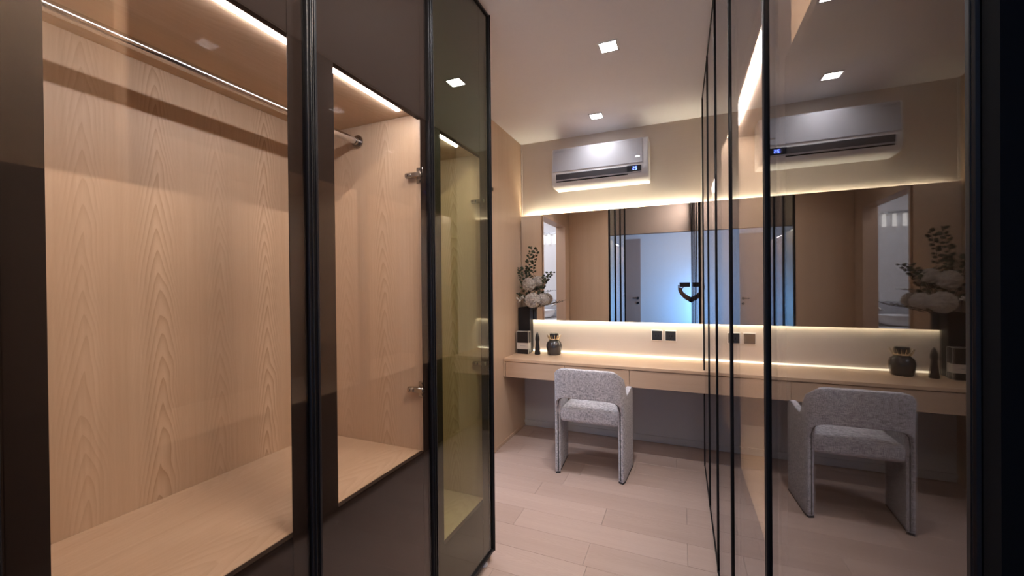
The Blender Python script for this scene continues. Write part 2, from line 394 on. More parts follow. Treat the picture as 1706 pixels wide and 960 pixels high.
# ================================================================== WARDROBES
def hinge(par, sx, xf, ys, z, sgn):
    """concealed hinge on a side panel facing sgn along Y; sx points into the cupboard"""
    X = lambda t: xf + sx * t
    b = BM()
    box(b, X(0.020), X(0.048), ys, ys + sgn * 0.004, z - 0.030, z + 0.030, 0.0015)     # wing plate
    box(b, X(0.018), X(0.090), ys + sgn * 0.003, ys + sgn * 0.020, z - 0.010, z + 0.010, 0.003)   # arm
    box(b, X(0.060), X(0.088), ys + sgn * 0.018, ys + sgn * 0.024, z - 0.007, z + 0.007, 0.002)
    for zz in (-0.021, 0.021): cyl(b, (X(0.034), ys + sgn * 0.003, z + zz), (X(0.034), ys + sgn * 0.008, z + zz), 0.005, n=12)
    cyl(b, (X(0.078), ys + sgn * 0.02, z), (X(0.078), ys + sgn * 0.027, z), 0.0045, n=12)
    return obj('hinge', b, 'chrome_dark', par, True)
def door(par, sx, xf, y0, y1, gmat, z0=0.045, z1=2.777, sw=0.016, gt=0.008, lip=0.004):
    """slim black metal frame with a channelled stile, one pane"""
    X = lambda t: xf + sx * t
    g = 0.0012
    b = BM()
    for a, c in ((y0 + g, y0 + sw), (y1 - sw, y1 - g)):
        box(b, X(0.0), X(0.020), a, c, z0, z1, 0.0022, 2)
    for a, c in ((y0 + g + 0.003, y0 + g + 0.0075), (y1 - g - 0.0075, y1 - g - 0.003)):
        box(b, X(-lip), X(0.002), a, c, z0, z1, min(0.0012, lip * 0.4 + 0.0004), 2)
    box(b, X(0.001), X(0.019), y0 + sw, y1 - sw, z0, z0 + 0.014, 0.001); box(b, X(0.001), X(0.019), y0 + sw, y1 - sw, z1 - 0.012, z1, 0.001)
    d = obj('door', b, 'black_metal', par)
    b = BM(); box(b, X(gt), X(gt + 0.0045), y0 + sw, y1 - sw, z0 + 0.014, z1 - 0.012)
    obj('glass_pane', b, gmat, d)
    return d
def carcass(par, sx, xf, y0, y1, depth, panels, shelfs, zt=2.065, ztop=2.777, ends=(None, None), back='oak_back'):
    X = lambda t: xf + sx * t
    b = BM(); box(b, X(depth - 0.010), X(depth), y0 + 0.002, y1 - 0.002, 0.047, ztop - 0.002); obj('back_panel', b, back, par)
    for a, c in panels:
        b = BM(); box(b, X(0.024), X(depth - 0.011), a, c, 0.05, ztop - 0.004, 0.0006); obj('side_panel', b, 'oak_side', par)
        b = BM(); box(b, X(0.0205), X(0.0236), a - 0.002, c + 0.002, 0.05, ztop - 0.009); obj('front_post', b, 'dark_board', par)
    b = BM(); box(b, X(0.06), X(depth - 0.02), y0 + 0.02, y1 - 0.02, 0.0, 0.045); obj('plinth', b, 'dark_board', par)
    b = BM(); box(b, X(0.024), X(depth - 0.011), y0 + 0.02, y1 - 0.02, ztop - 0.004, ZC - 0.002); obj('top_filler', b, 'oak_end', par)
def bay(par, sx, xf, a, c, depth, op, zs, zt=2.065, led=None, rod=None, lt=(0.078, 0.090), lm='led_white', fascia='dark_board'):
    """interior a..c along Y; op = list of clear openings in the dark front frame; zs shelf height, zt top board underside"""
    X = lambda t: xf + sx * t
    b = BM(); box(b, X(0.0425), X(depth - 0.011), a + 0.001, c - 0.001, zs - 0.025, zs, 0.0008); obj('shelf', b, 'oak_flat', par)
    b = BM(); box(b, X(0.043), X(depth - 0.011), a + 0.001, c - 0.001, zt, zt + 0.022, 0.0005); obj('top_board', b, 'oak_flat', par)
    f = BM(); box(f, X(0.022), X(0.042), a + 0.001, c - 0.001, zt - 0.022, 2.765); obj('upper_front', f, fascia, par)
    f = BM(); box(f, X(0.026), X(0.042), a + 0.001, c - 0.001, 0.055, zs - 0.002); obj('lower_front', f, fascia, par)
    # dark posts beside the openings
    edges = [a - 0.0] + [v for o in op for v in o] + [c]
    for i in range(0, len(edges), 2):
        if edges[i + 1] - edges[i] > 0.004:
            f = BM(); box(f, X(0.0205), X(0.0235), edges[i], edges[i + 1], 0.05, 2.768, 0.0004); obj('front_post', f, 'dark_board', par)
    if led:
        e = BM(); box(e, X(lt[0]), X(lt[1]), led[0], led[1], zt - 0.006, zt - 0.0005)
        s = obj('light_strip', e, lm, par); s['label'] = 'glowing white light strip under the top board'
    if rod:
        rx, rz = rod
        b = BM(); cyl(b, (X(rx), a + 0.002, rz), (X(rx), c - 0.002, rz), 0.0140, n=24)
        r = obj('hanging_rod', b, 'chrome', par, True)
        for yy, s2 in ((a + 0.001, 1), (c - 0.001, -1)):
            b = BM(); cyl(b, (X(rx), yy, rz), (X(rx), yy + s2 * 0.005, rz), 0.027, n=24); cyl(b, (X(rx), yy, rz), (X(rx), yy + s2 * 0.022, rz), 0.017, n=24)
            for q in (-0.02, 0.02): cyl(b, (X(rx + q), yy + s2 * 0.004, rz), (X(rx + q), yy + s2 * 0.007, rz), 0.0035, n=8)
            obj('rod_flange', b, 'chrome_dark', r, True)

DEP = LW - DL - 0.002
E0, E1, E2, E3 = 0.228, 0.779, 1.331, 1.864
# --- left wardrobe, wide unit (doors 1 and 2)
wA = thing('wardrobe', 'wide oak lined wardrobe with a chrome hanging rod, two black framed glass doors', 'wardrobe', (-1.17, 0.78, 0))
carcass(wA, -1, -DL, E0, 1.340, DEP, [(E0 + 0.002, E0 + 0.022), (1.296, 1.316)], [])
bay(wA, -1, -DL, E0 + 0.023, 1.295, DEP, [(0.298, 0.722), (0.868, 1.284)], 0.768, led=(0.26, 1.235), rod=(0.337, 2.0))
for a, c in ((E0, E1), (E1, E2)): door(wA, -1, -DL, a, c, 'glass_clear')
hinge(wA, -1, -DL, 1.296, 1.828, -1); hinge(wA, -1, -DL, 1.296, 1.003, -1)
# --- left wardrobe, narrow unit (door 3)
wB = thing('wardrobe', 'narrow end wardrobe bay behind a glass door tinted olive for its oblique view, left of the aisle', 'wardrobe', (-1.17, 1.60, 0))
carcass(wB, -1, -DL, 1.341, E3, DEP, [(1.345, 1.365), (1.824, 1.842)], [])
bay(wB, -1, -DL, 1.366, 1.823, DEP, [(1.42, 1.775)], 0.325, led=(1.39, 1.66))
door(wB, -1, -DL, E2, E3 - 0.001, 'glass_oblique')
hinge(wB, -1, -DL, 1.824, 1.828, -1); hinge(wB, -1, -DL, 1.824, 1.008, -1)
b = BM(); box(b, -DL - 0.024, -DL - DEP, 1.843, E3, 0.0, ZC - 0.002, 0.001); obj('end_panel', b, 'oak_end', wB)
b = BM(); cyl(b, (-DL - 0.035, 1.80, 0.0), (-DL - 0.035, 1.80, 0.03), 0.022, 0.016, 16); obj('levelling_foot', b, 'white_plastic', wB, True)
# --- right wardrobe: long lit unit of four doors, near unit with a wooden upper panel
RD = 0.60
RE = [0.297, 0.90, 1.507, 2.11, 2.712, 3.312]
wC = thing('wardrobe', 'long wardrobe of four reflective smoked glass doors along the right side', 'wardrobe', (0.45, 2.1, 0))
pan = [(RE[1] + 0.003, RE[1] + 0.021), (RE[3] - 0.009, RE[3] + 0.009), (RE[5] - 0.02, RE[5] - 0.002)]
carcass(wC, 1, DR, RE[1] + 0.001, RE[5], RD, pan, [])
for i, k0 in ((0, 1), (1, 3)):
    a = pan[i][1] + 0.001; c = pan[i + 1][0] - 0.001
    bay(wC, 1, DR, a, c, RD, [(RE[k0] + 0.045, RE[k0 + 1] - 0.05), (RE[k0 + 1] + 0.05, RE[k0 + 2] - 0.05)], 0.756, led=(a + 0.02, c - 0.03), lt=(0.052, 0.078), lm='led_right')
for i in range(1, 5): door(wC, 1, DR, RE[i], RE[i + 1], 'glass_right', sw=0.010, gt=0.0045, lip=0.0005)
wD = thing('wardrobe', 'dark near wardrobe bay with a pale oak upper panel behind smoked glass', 'wardrobe', (0.45, 0.6, 0))
carcass(wD, 1, DR, RE[0], RE[1], RD, [(RE[0] + 0.003, RE[0] + 0.021), (RE[1] - 0.020, RE[1] - 0.002)], [])
ny0, ny1 = RE[0] + 0.022, RE[1] - 0.021
b = BM(); box(b, DR + 0.140, DR + 0.158, ny0, ny1, 1.80, 2.77, 0.001); obj('upper_panel', b, 'oak_back', wD)['label'] = 'pale oak panel of the upper niche'
b = BM(); box(b, DR + 0.0455, DR + 0.1395, ny0, ny1, 1.785, 1.803); obj('niche_floor', b, 'oak_flat', wD)
b = BM(); box(b, DR + 0.030, DR + 0.045, ny0, ny1, 0.055, 1.810); obj('lower_front', b, 'dark_board', wD)  # dark sheet in place of the bay's unlit interior
b = BM(); box(b, DR + 0.045, DR + 0.060, ny0 + 0.02, ny1 - 0.02, 2.745, 2.757); obj('light_strip', b, 'niche_fill', wD)  # added out-of-view strip, there only to brighten the upper panel
for a, c in ((RE[0] + 0.022, RE[0] + 0.044), (RE[1] - 0.026, RE[1] - 0.021)):
    b = BM(); box(b, DR + 0.021, DR + 0.04, a, c, 0.05, 2.765); obj('front_post', b, 'dark_board', wD)
door(wD, 1, DR, RE[0], RE[1], 'glass_right', sw=0.010, gt=0.0045, lip=0.0005)
b = BM(); box(b, DR + 0.002, DR + RD, RE[0] - 0.014, RE[0] - 0.0005, 0.0, ZC - 0.002); obj('end_panel', b, 'black_matte', wD)['label'] = 'black end panel facing the entry'

# ================================================================== VANITY WALL
# mirror on stand-offs with hidden light strips
MY = 3.712; MZ0, MZ1 = 1.066, 2.084; MX0, MX1 = -1.456, 0.160
mr = thing('wall_mirror', 'long frameless bronze tinted mirror with glowing edges above the desk', 'mirror', (-0.65, YW, 1.55))
obj('mirror_glass', box(BM(), MX0, MX1, MY, MY + 0.005, MZ0, MZ1), 'mirror', mr)
obj('backing_board', box(BM(), MX0 + 0.02, MX1 - 0.01, MY + 0.005, YW - 0.001, MZ0 + 0.035, MZ1 - 0.035), 'dark_board', mr)
for z, lm in ((MZ1 - 0.030, 'led_top'), (MZ0 + 0.018, 'led_warm')):
    s = obj('light_strip', box(BM(), -1.395, MX1 - 0.01, MY + 0.010, MY + 0.024, z, z + 0.008), lm, mr); s['label'] = 'hidden warm white light strip'
# backsplash end profile and desk
struct('trim_4', box(BM(), -1.405, -1.378, YW - 0.022, YW, 0.76, 1.062, 0.002), 'chrome_dark', 'grey metal end profile of the lit backsplash', 'trim')
DY, DT, DB = 3.254, 0.758, 0.596
dk = thing('dressing_desk', 'long wall hung oak dressing desk with drawers below the mirror', 'desk', (-0.65, 3.5, DB))
obj('desktop', box(BM(), -LW + 0.001, WX1 - 0.001, DY, YW - 0.001, DT - 0.024, DT, 0.0015), 'oak_desk', dk)
obj('side_panel', box(BM(), -LW + 0.001, -1.440, DY + 0.004, YW - 0.001, DB, DT - 0.0245, 0.001), 'oak_end', dk)
obj('carcass', box(BM(), -1.439, WX1 - 0.002, DY + 0.026, YW - 0.001, DB + 0.004, DT - 0.0245), 'oak_drawer', dk)
for a, c in ((-1.4375, -0.9045), (-0.9015, -0.3835), (-0.3805, WX1 - 0.004)):
    obj('drawer', box(BM(), a, c, DY + 0.006, DY + 0.025, DB, DT - 0.028, 0.001), 'oak_drawer', dk)
s = obj('light_strip', box(BM(), -1.375, WX1 - 0.01, YW - 0.016, YW - 0.001, DT + 0.001, DT + 0.013, 0.002), 'led_desk', dk); s['label'] = 'warm light strip along the rear edge'

# sockets
def socket(x0, x1, label):
    t = thing('power_socket', label, 'socket', ((x0 + x1) / 2, YW, 0.954), 'black wall sockets under the mirror')
    z0, z1 = 0.906, 1.002
    obj('frame', box(BM(), x0, x1, YW - 0.009, YW - 0.0005, z0, z1, 0.004, 2), 'socket_trim', t)
    b = BM(); box(b, x0 + 0.007, x1 - 0.007, YW - 0.013, YW - 0.009, z0 + 0.007, z1 - 0.007, 0.002)
    obj('plate', b, 'socket_black', t)
    b = BM(); xm = (x0 + x1) / 2
    for dx in (-0.010, 0.010): box(b, xm + dx - 0.002, xm + dx + 0.002, YW - 0.0136, YW - 0.0128, 0.945, 0.960)
    cyl(b, (xm, YW - 0.0136, 0.932), (xm, YW - 0.0128, 0.932), 0.003, n=10)
    obj('socket_holes', b, 'black_matte', t)
socket(-0.248, -0.153, 'black square wall socket, the one farther from the wardrobe doors')
socket(-0.137, -0.042, 'black square wall socket, the one nearer the wardrobe doors')

# air conditioner
AX0, AX1 = -1.085, -0.245
ac = thing('air_conditioner', 'white wall mounted air conditioner with a dark louvre above the mirror', 'air conditioner', (-0.665, YW, 2.3))
AY = YW
prof = [(AY - 0.0005, 2.645), (AY - 0.165, 2.645), (AY - 0.192, 2.634), (AY - 0.204, 2.610), (AY - 0.214, 2.44), (AY - 0.216, 2.40), (AY - 0.208, 2.345), (AY - 0.185, 2.305), (AY - 0.150, 2.29), (AY - 0.0005, 2.29)]
b = prism(BM(), prof, 'X', AX0, AX1); es = [e for e in b.edges if abs(e.verts[0].co.x - e.verts[1].co.x) < 1e-6]
bmesh.ops.bevel(b, geom=es, offset=0.010, segments=3, affect='EDGES', profile=0.5)
obj('casing', b, 'white_plastic', ac, True)
b = prism(BM(), [(AY - 0.190, 2.638), (AY - 0.208, 2.620), (AY - 0.2205, 2.425), (AY - 0.212, 2.425), (AY - 0.200, 2.610), (AY - 0.188, 2.630)], 'X', AX0 + 0.016, AX1 - 0.050)
obj('front_panel', b, 'ac_face', ac, True)
vx0, vx1 = AX0 + 0.045, AX1 - 0.058
b = prism(BM(), [(AY - 0.2165, 2.402), (AY - 0.2190, 2.398), (AY - 0.2135, 2.352), (AY - 0.208, 2.352)], 'X', vx0, vx1); obj('louvre', b, 'vent_dark', ac)
b = prism(BM(), [(AY - 0.2110, 2.352), (AY - 0.2155, 2.352), (AY - 0.2115, 2.341), (AY - 0.205, 2.341)], 'X', vx0, vx1); obj('blade', b, 'ac_face', ac)
b = prism(BM(), [(AY - 0.203, 2.340), (AY - 0.2100, 2.340), (AY - 0.2070, 2.333), (AY - 0.200, 2.333)], 'X', vx0, vx1 - 0.11); obj('air_slot', b, 'black_matte', ac)
b = prism(BM(), [(AY - 0.2175, 2.404), (AY - 0.2205, 2.400), (AY - 0.2150, 2.353), (AY - 0.210, 2.353)], 'X', vx1 - 0.115, vx1); dsp = obj('display', b, 'display', ac)
# the digits 25 on the display
b = BM()
def seg7(cx, cz, hh, segs):
    w_, t_ = hh * 0.5, hh * 0.13
    P = {'a': (-w_ / 2, w_ / 2, hh / 2 - t_, hh / 2), 'g': (-w_ / 2, w_ / 2, -t_ / 2, t_ / 2), 'd': (-w_ / 2, w_ / 2, -hh / 2, -hh / 2 + t_),
         'b': (w_ / 2 - t_, w_ / 2, 0, hh / 2), 'c': (w_ / 2 - t_, w_ / 2, -hh / 2, 0), 'f': (-w_ / 2, -w_ / 2 + t_, 0, hh / 2), 'e': (-w_ / 2, -w_ / 2 + t_, -hh / 2, 0)}
    for s_ in segs:
        x0, x1, z0, z1 = P[s_]
        ya = AY - 0.2205 + (2.400 - (cz + (z0 + z1) / 2)) * 0.117
        box(b, cx + x0, cx + x1, ya - 0.0012, ya + 0.0008, cz + z0, cz + z1)
seg7(vx1 - 0.062, 2.379, 0.026, 'abged'); seg7(vx1 - 0.042, 2.379, 0.026, 'afgcd')
obj('digits', b, 'digits', dsp)['label'] = 'glowing blue digits 25'
def lettering(txt, size, loc, rot, mat, par, name='lettering'):
    cu = bpy.data.curves.new(name, 'FONT'); cu.body = txt; cu.size = size; cu.extrude = 0.0002
    tmp = bpy.data.objects.new('tmp', cu); COL.objects.link(tmp)
    me = bpy.data.meshes.new_from_object(tmp, depsgraph=bpy.context.evaluated_depsgraph_get()); bpy.data.objects.remove(tmp)
    me.materials.clear(); me.materials.append(M[mat])
    o = bpy.data.objects.new(name, me); COL.objects.link(o)
    o.parent = par; o.location = Vector(loc) - wpos(par); o.rotation_euler = rot
    return o
lettering('SAMSUNG', 0.017, (AX0 + 0.035, AY - 0.2103, 2.598), (math.pi / 2 - 0.064, 0, 0), 'grey_print', ac)
obj('badge', box(BM(), AX1 - 0.105, AX1 - 0.070, AY - 0.2192, AY - 0.2150, 2.468, 2.482, 0.001), 'chrome', ac)

# downlights
def downlight(x0, x1, y0, y1, label, watt=1.0, lm='lamp'):
    t = thing('downlight', label, 'ceiling light', ((x0 + x1) / 2, (y0 + y1) / 2, ZC), 'square ceiling downlights')
    b = BM(); g = 0.012
    box(b, x0 - g, x0, y0 - g, y1 + g, ZC - 0.006, ZC - 0.0002, 0.001); box(b, x1, x1 + g, y0 - g, y1 + g, ZC - 0.006, ZC - 0.0002, 0.001)
    box(b, x0, x1, y0 - g, y0, ZC - 0.006, ZC - 0.0002, 0.001); box(b, x0, x1, y1, y1 + g, ZC - 0.006, ZC - 0.0002, 0.001)
    obj('frame', b, 'white_plastic', t)
    obj('diffuser', box(BM(), x0, x1, y0, y1, ZC - 0.0030, ZC - 0.0002), lm, t)
    l = bpy.data.lights.new('beam', 'AREA'); l.shape = 'RECTANGLE'; l.size = x1 - x0; l.size_y = y1 - y0
    l.energy = DOWN_WATT * watt; l.color = (0.95, 0.96, 1.0); l.spread = math.radians(125)
    o = bpy.data.objects.new('beam', l); COL.objects.link(o); o.parent = t; o.location = (0, 0, -0.0040)
    return t
d1 = downlight(-0.430, -0.340, 2.365, 2.455, 'square white ceiling downlight, the larger and nearer of the pair in view')
downlight(-0.685, -0.595, 3.313, 3.403, 'square white ceiling downlight close to the air conditioner', 0.2, 'lamp_dim')
downlight(-0.430, -0.340, 1.415, 1.505, 'square white ceiling downlight high above the wardrobe aisle near the entry', 0.45, 'lamp_dim')

# ================================================================== CHAIR
ch = thing('tub_chair', 'grey woven fabric chair with an arched open back at the dressing desk', 'chair', (-0.63, 3.08, 0))
CXL, CXR, CYB = -0.885, -0.372, 2.842       # outer faces and rear face
TH = 0.038
def chair_path():
    """centre line in plan, left front -> back -> right front, with arc length; slight splay to the front"""
    pts = []; r = 0.070
    xl, xr, yb = CXL + TH / 2, CXR - TH / 2, CYB + TH / 2
    n = 10
    for i in range(n + 1): pts.append((xl - 0.020 * (1 - i / n), 3.228 + (yb + r - 3.228) * i / n))
    for i in range(1, 9): a = math.pi + (math.pi / 2) * i / 8; pts.append((xl + r + r * math.cos(a), yb + r + r * math.sin(a)))
    for i in range(1, 15): pts.append((xl + r + (xr - xl - 2 * r) * i / 14, yb))
    for i in range(1, 9): a = 1.5 * math.pi + (math.pi / 2) * i / 8; pts.append((xr - r + r * math.cos(a), yb + r + r * math.sin(a)))
    for i in range(1, n + 1): pts.append((xr + 0.020 * i / n, yb + r + (3.228 - yb - r) * i / n))
    return pts
pts = chair_path()
cum = [0]
for a, c in zip(pts, pts[1:]): cum.append(cum[-1] + math.hypot(c[0] - a[0], c[1] - a[1]))
tot = cum[-1]; NP = len(pts)
def sm(x): x = max(0, min(1, x)); return x * x * (3 - 2 * x)
side_len = cum[10]; arc = cum[18] - cum[10]
LEGI = 13                                    # last leg column inside the rear corner
def top_z(s):
    s = min(s, tot - s)                      # symmetric
    front = 0.060
    z = 0.628 - 0.028 * sm(s / (side_len * 0.8))
    if s < front: z -= 0.055 * (1 - math.sqrt(max(0, 1 - (1 - s / front) ** 2)))
    u = (s - side_len * 0.80) / (side_len * 0.20 + arc * 0.95)
    if u > 0: z = z + (0.795 - z) * math.sin(min(1, u) * math.pi / 2) ** 1.15
    return z
def bot_z(i):
    j = min(i, NP - 1 - i)
    if j <= LEGI: return 0.50
    tt = cum[j] - cum[LEGI]; R = 0.085
    return 0.50 + (0.082) * (math.sqrt(max(0, 1 - (1 - min(1, tt / R)) ** 2)))
b = BM(); NU, NLo = 9, 6
cols = []
for i, (x, y) in enumerate(pts):
    j = min(i, NP - 1 - i); col = []
    z0 = bot_z(i); z1 = top_z(cum[i])
    low = []
    if j <= LEGI: low = [b.verts.new((x, y, 0.012 + (0.50 - 0.012) * k / NLo)) for k in range(NLo)]
    up = [b.verts.new((x, y - 0.020 * sm((z0 + (z1 - z0) * k / NU - 0.5) / 0.3) * (1 if j > 12 else 0), z0 + (z1 - z0) * k / NU)) for k in range(NU + 1)]
    cols.append((low, up))
for i in range(NP - 1):
    (l0, u0), (l1, u1) = cols[i], cols[i + 1]
    for k in range(NU): b.faces.new((u0[k], u1[k], u1[k + 1], u0[k + 1]))
    if l0 and l1:
        a0, a1 = l0 + [u0[0]], l1 + [u1[0]]
        for k in range(NLo): b.faces.new((a0[k], a1[k], a1[k + 1], a0[k + 1]))
shell = obj('shell', b, 'fabric', ch, False)
for p in shell.data.polygons: p.use_smooth = True
md = shell.modifiers.new('solid', 'SOLIDIFY'); md.thickness = TH; md.offset = 0; md.use_even_offset = False
md = shell.modifiers.new('round', 'BEVEL'); md.width = 0.013; md.segments = 4; md.limit_method = 'ANGLE'; md.angle_limit = math.radians(50)
# seat: padded, domed cushion between the sides
b = BM(); box(b, CXL + TH + 0.003, CXR - TH - 0.003, CYB + 0.050, 3.235, 0.388, 0.488, 0.028, 4)
bmesh.ops.subdivide_edges(b, edges=[e for e in b.edges if e.calc_length() > 0.15], cuts=8, use_grid_fill=True)
for v in b.verts:
    if v.co.z > 0.45:
        u = (v.co.x - (CXL + CXR) / 2) / 0.21; q = (v.co.y - 3.06) / 0.22
        v.co.z += 0.024 * max(0, 1 - u * u) * max(0, 1 - q * q)
obj('seat', b, 'fabric', ch, True)
# dark piping that follows the arch and the rear edges of the two sides
b = BM(); path = []
jl, jr = LEGI, NP - 1 - LEGI
def rear(i, z):
    x, y = pts[i]; n_ = Vector((pts[min(i + 1, NP - 1)][1] - pts[max(i - 1, 0)][1], -(pts[min(i + 1, NP - 1)][0] - pts[max(i - 1, 0)][0]), 0)).normalized()
    return Vector((x, y, z)) + n_ * 0.0
for z in [0.02 + 0.06 * k for k in range(9)]: path.append(rear(jl, min(z, 0.50)))
for i in range(jl + 1, jr): path.append(rear(i, bot_z(i) - 0.0005))
for z in [0.50 - 0.06 * k for k in range(9)]: path.append(rear(jr, max(z, 0.02)))
tube(b, path, 0.0042, 6); obj('piping', b, 'piping', ch, True)['label'] = 'dark piping along the arch'
for i0, i1 in ((0, LEGI), (NP - 1 - LEGI, NP - 1)):
    b = BM(); q = [pts[i] for i in range(i0, i1 + 1)]
    for (ax, ay), (cx_, cy_) in zip(q, q[1:]):
        d = Vector((cx_ - ax, cy_ - ay, 0)).normalized(); nn = Vector((-d.y, d.x, 0)) * 0.017
        vs = [b.verts.new((ax + sx * nn.x, ay + sx * nn.y, z)) for z in (0.0, 0.013) for sx in (-1, 1)] + [b.verts.new((cx_ + sx * nn.x, cy_ + sx * nn.y, z)) for z in (0.0, 0.013) for sx in (-1, 1)]
        for f in ((0, 1, 5, 4), (2, 3, 7, 6), (0, 2, 6, 4), (1, 3, 7, 5), (0, 1, 3, 2), (4, 5, 7, 6)): b.faces.new([vs[k] for k in f])
    obj('glide', b, 'piping', ch)['label'] = 'black glide strip'

# ================================================================== ON THE DESK
# tall black vase with flowers
vx, vy = -1.395, 3.655
va = thing('vase', 'tall square black vase in the corner of the desk, holding flowers', 'vase', (vx, vy, DT))
b = BM(); box(b, vx - 0.060, vx + 0.060, vy - 0.048, vy + 0.048, DT + 0.0004, 1.19, 0.005, 2)
top = [f for f in b.faces if f.normal.z > 0.95 and f.calc_area() > 0.005]
r = bmesh.ops.inset_region(b, faces=top, thickness=0.007); ex = bmesh.ops.translate(b, verts=list({v for f in top for v in f.verts}), vec=(0, 0, -0.05))
obj('body', b, 'black_vase', va)
def unproj(px, py, Y):
    x, y = (px - 853) / F_PX, (py - 480) / F_PX
    d = fw + Rv * x - Uv * y
    return Vector((0, 0, 1.4)) + d * (Y / d.y)
mouth = Vector((vx, vy, 1.16))
def pompom(px, py, Y, rad, label):
    c = unproj(px, py, Y)
    t = thing('pompom_flower', label, 'flower', c, 'white ball flowers in the black vase')
    b = BM(); bmesh.ops.create_icosphere(b, subdivisions=2, radius=rad * 0.80, matrix=Matrix.Translation(c))
    n = 300
    for i in range(n):
        z = 1 - 2 * (i + 0.5) / n; a = i * 2.39996; rr = math.sqrt(1 - z * z)
        d = Vector((rr * math.cos(a), rr * math.sin(a), z)); q = d.to_track_quat('Z', 'Y')
        ww = rad * 0.105; L1 = rad * random.uniform(0.95, 1.04)
        spin = random.uniform(0, 6.28); e1 = q @ Vector((math.cos(spin), math.sin(spin), 0)); e2 = q @ Vector((-math.sin(spin), math.cos(spin), 0))
        vs = [b.verts.new(c + d * rad * 0.72 + e1 * ww * 0.6), b.verts.new(c + d * rad * 0.72 - e1 * ww * 0.6), b.verts.new(c + d * L1 - e1 * ww + e2 * ww * 0.4), b.verts.new(c + d * (L1 * 1.02) + e2 * ww), b.verts.new(c + d * L1 + e1 * ww + e2 * ww * 0.4)]
        b.faces.new(vs)
    obj('bloom', b, 'petal', t)
    b = BM(); tube(b, [c - Vector((0, 0, rad * 0.7)), (c + mouth) / 2 + Vector((0, 0, -0.02)), mouth - Vector((0, 0, 0.1))], 0.0028, 6); obj('stem', b, 'leaf', t)
pompom(881, 474, 3.60, 0.064, 'upper front white ball flower, left of the two upper ones')
pompom(887, 500.5, 3.585, 0.072, 'largest white ball flower, lowest at the front of the vase')
pompom(896, 469, 3.665, 0.052, 'upper white ball flower, half hidden at the rear')
pompom(905, 499, 3.655, 0.058, 'lower white ball flower, on the side towards the mirror middle')
def sprig(path, n, size, mat, label, shape='round', spread=1.0, dots=False):
    P = [unproj(*p) for p in path]
    t = thing('leafy_sprig', label, 'branch', P[0], 'sprigs in the black vase')
    b = BM(); tube(b, P, 0.0026, 6, 0.0012); obj('stem', b, 'twig', t)
    b = BM()
    for i in range(n):
        u = 0.22 + 0.78 * (i + 0.5) / n; s = u * (len(P) - 1); k = min(int(s), len(P) - 2); p = P[k].lerp(P[k + 1], s - k)
        ang = i * 2.4 + random.uniform(-0.5, 0.5); d = Vector((math.cos(ang), math.sin(ang) * 0.6, random.uniform(0.0, 0.8))).normalized()
        L0 = size * random.uniform(0.7, 1.15)
        if dots:
            q = p + d * size * 1.6 * spread
            bmesh.ops.create_icosphere(b, subdivisions=1, radius=0.0075, matrix=Matrix.Translation(q))
            tube(b, [p, q], 0.0009, 4)
        else:
            s_ = d.cross(Vector((0.2, 0.9, 0.3))).normalized() * L0 * (0.36 if shape == 'round' else 0.16)
            base = p + d * 0.004; up = d.cross(s_).normalized() * L0 * 0.08
            c0, c1, c2, c3 = base, base + d * L0 * 0.35 + s_ + up, base + d * L0 * 0.75 + s_ * 0.8 + up, base + d * L0
            c4, c5 = base + d * L0 * 0.75 - s_ * 0.8 + up, base + d * L0 * 0.35 - s_ + up
            vs = [b.verts.new(v) for v in (c0, c1, c2, c3, c4, c5)]
            b.faces.new((vs[0], vs[1], vs[2], vs[3])); b.faces.new((vs[0], vs[3], vs[4], vs[5]))
    f = obj('berries' if dots else 'foliage', b, mat, t); f['kind'] = 'stuff'
    return t
sprig([(884, 512, 3.64), (881, 470, 3.64), (880, 440, 3.64), (886, 412, 3.64)], 34, 0.034, 'leaf', 'tallest upright leafy sprig rising above the ball flowers')
sprig([(882, 512, 3.63), (872, 480, 3.62), (868, 460, 3.62), (866, 446, 3.62)], 30, 0.036, 'leaf', 'dark leafy sprig leaning towards the oak wall')
sprig([(882, 512, 3.63), (870, 495, 3.60), (864, 490, 3.59)], 22, 0.030, 'leaf', 'low leafy sprig behind the white berries')
sprig([(890, 512, 3.65), (898, 480, 3.66), (903, 468, 3.66), (916, 453, 3.66)], 22, 0.034, 'leaf', 'leafy sprig leaning over the mirror side of the vase')
sprig([(890, 512, 3.65), (900, 495, 3.67), (910, 486, 3.67), (921, 484, 3.67)], 6, 0.018, 'leaf', 'nearly bare twig pointing level across the mirror', 'thin')
sprig([(890, 514, 3.63), (908, 508, 3.62), (922, 506, 3.62), (931, 502, 3.62)], 14, 0.022, 'twig', 'brown budded twig drooping over the backsplash', 'thin')
sprig([(882, 514, 3.62), (872, 498, 3.58), (866, 500, 3.57), (862, 506, 3.57)], 14, 0.024, 'berry', 'sprig of small white berries on the wall side of the vase', dots=True)

# black carton with a pale band
px0, px1, py0, py1 = -1.440, -1.325, 3.530, 3.595
pb = thing('perfume_box', 'black upright carton with a pale band, against the oak wall on the desk', 'box', (-1.38, 3.56, DT))
zb0, zb1, zb2, zb3 = DT + 0.0005, 0.803, 0.862, 0.968
obj('body', box(BM(), px0, px1, py0, py1, zb0, zb3, 0.0008), 'box_black', pb)
obj('band', box(BM(), px0 - 0.0006, px1 + 0.0006, py0 - 0.0006, py1 + 0.0006, zb1, zb2), 'cream', pb)['label'] = 'pale printed band'
b = BM()
for x in (px0, px1):
    for y in (py0, py1): box(b, x - 0.0016, x + 0.0016, y - 0.0016, y + 0.0016, zb0, zb3)
for x in (px0, px1): box(b, x - 0.0016, x + 0.0016, py0, py1, zb3 - 0.002, zb3 + 0.0012)
for y in (py0, py1): box(b, px0, px1, y - 0.0016, y + 0.0016, zb3 - 0.002, zb3 + 0.0012)
obj('edging', b, 'cream', pb)['label'] = 'pale edging'
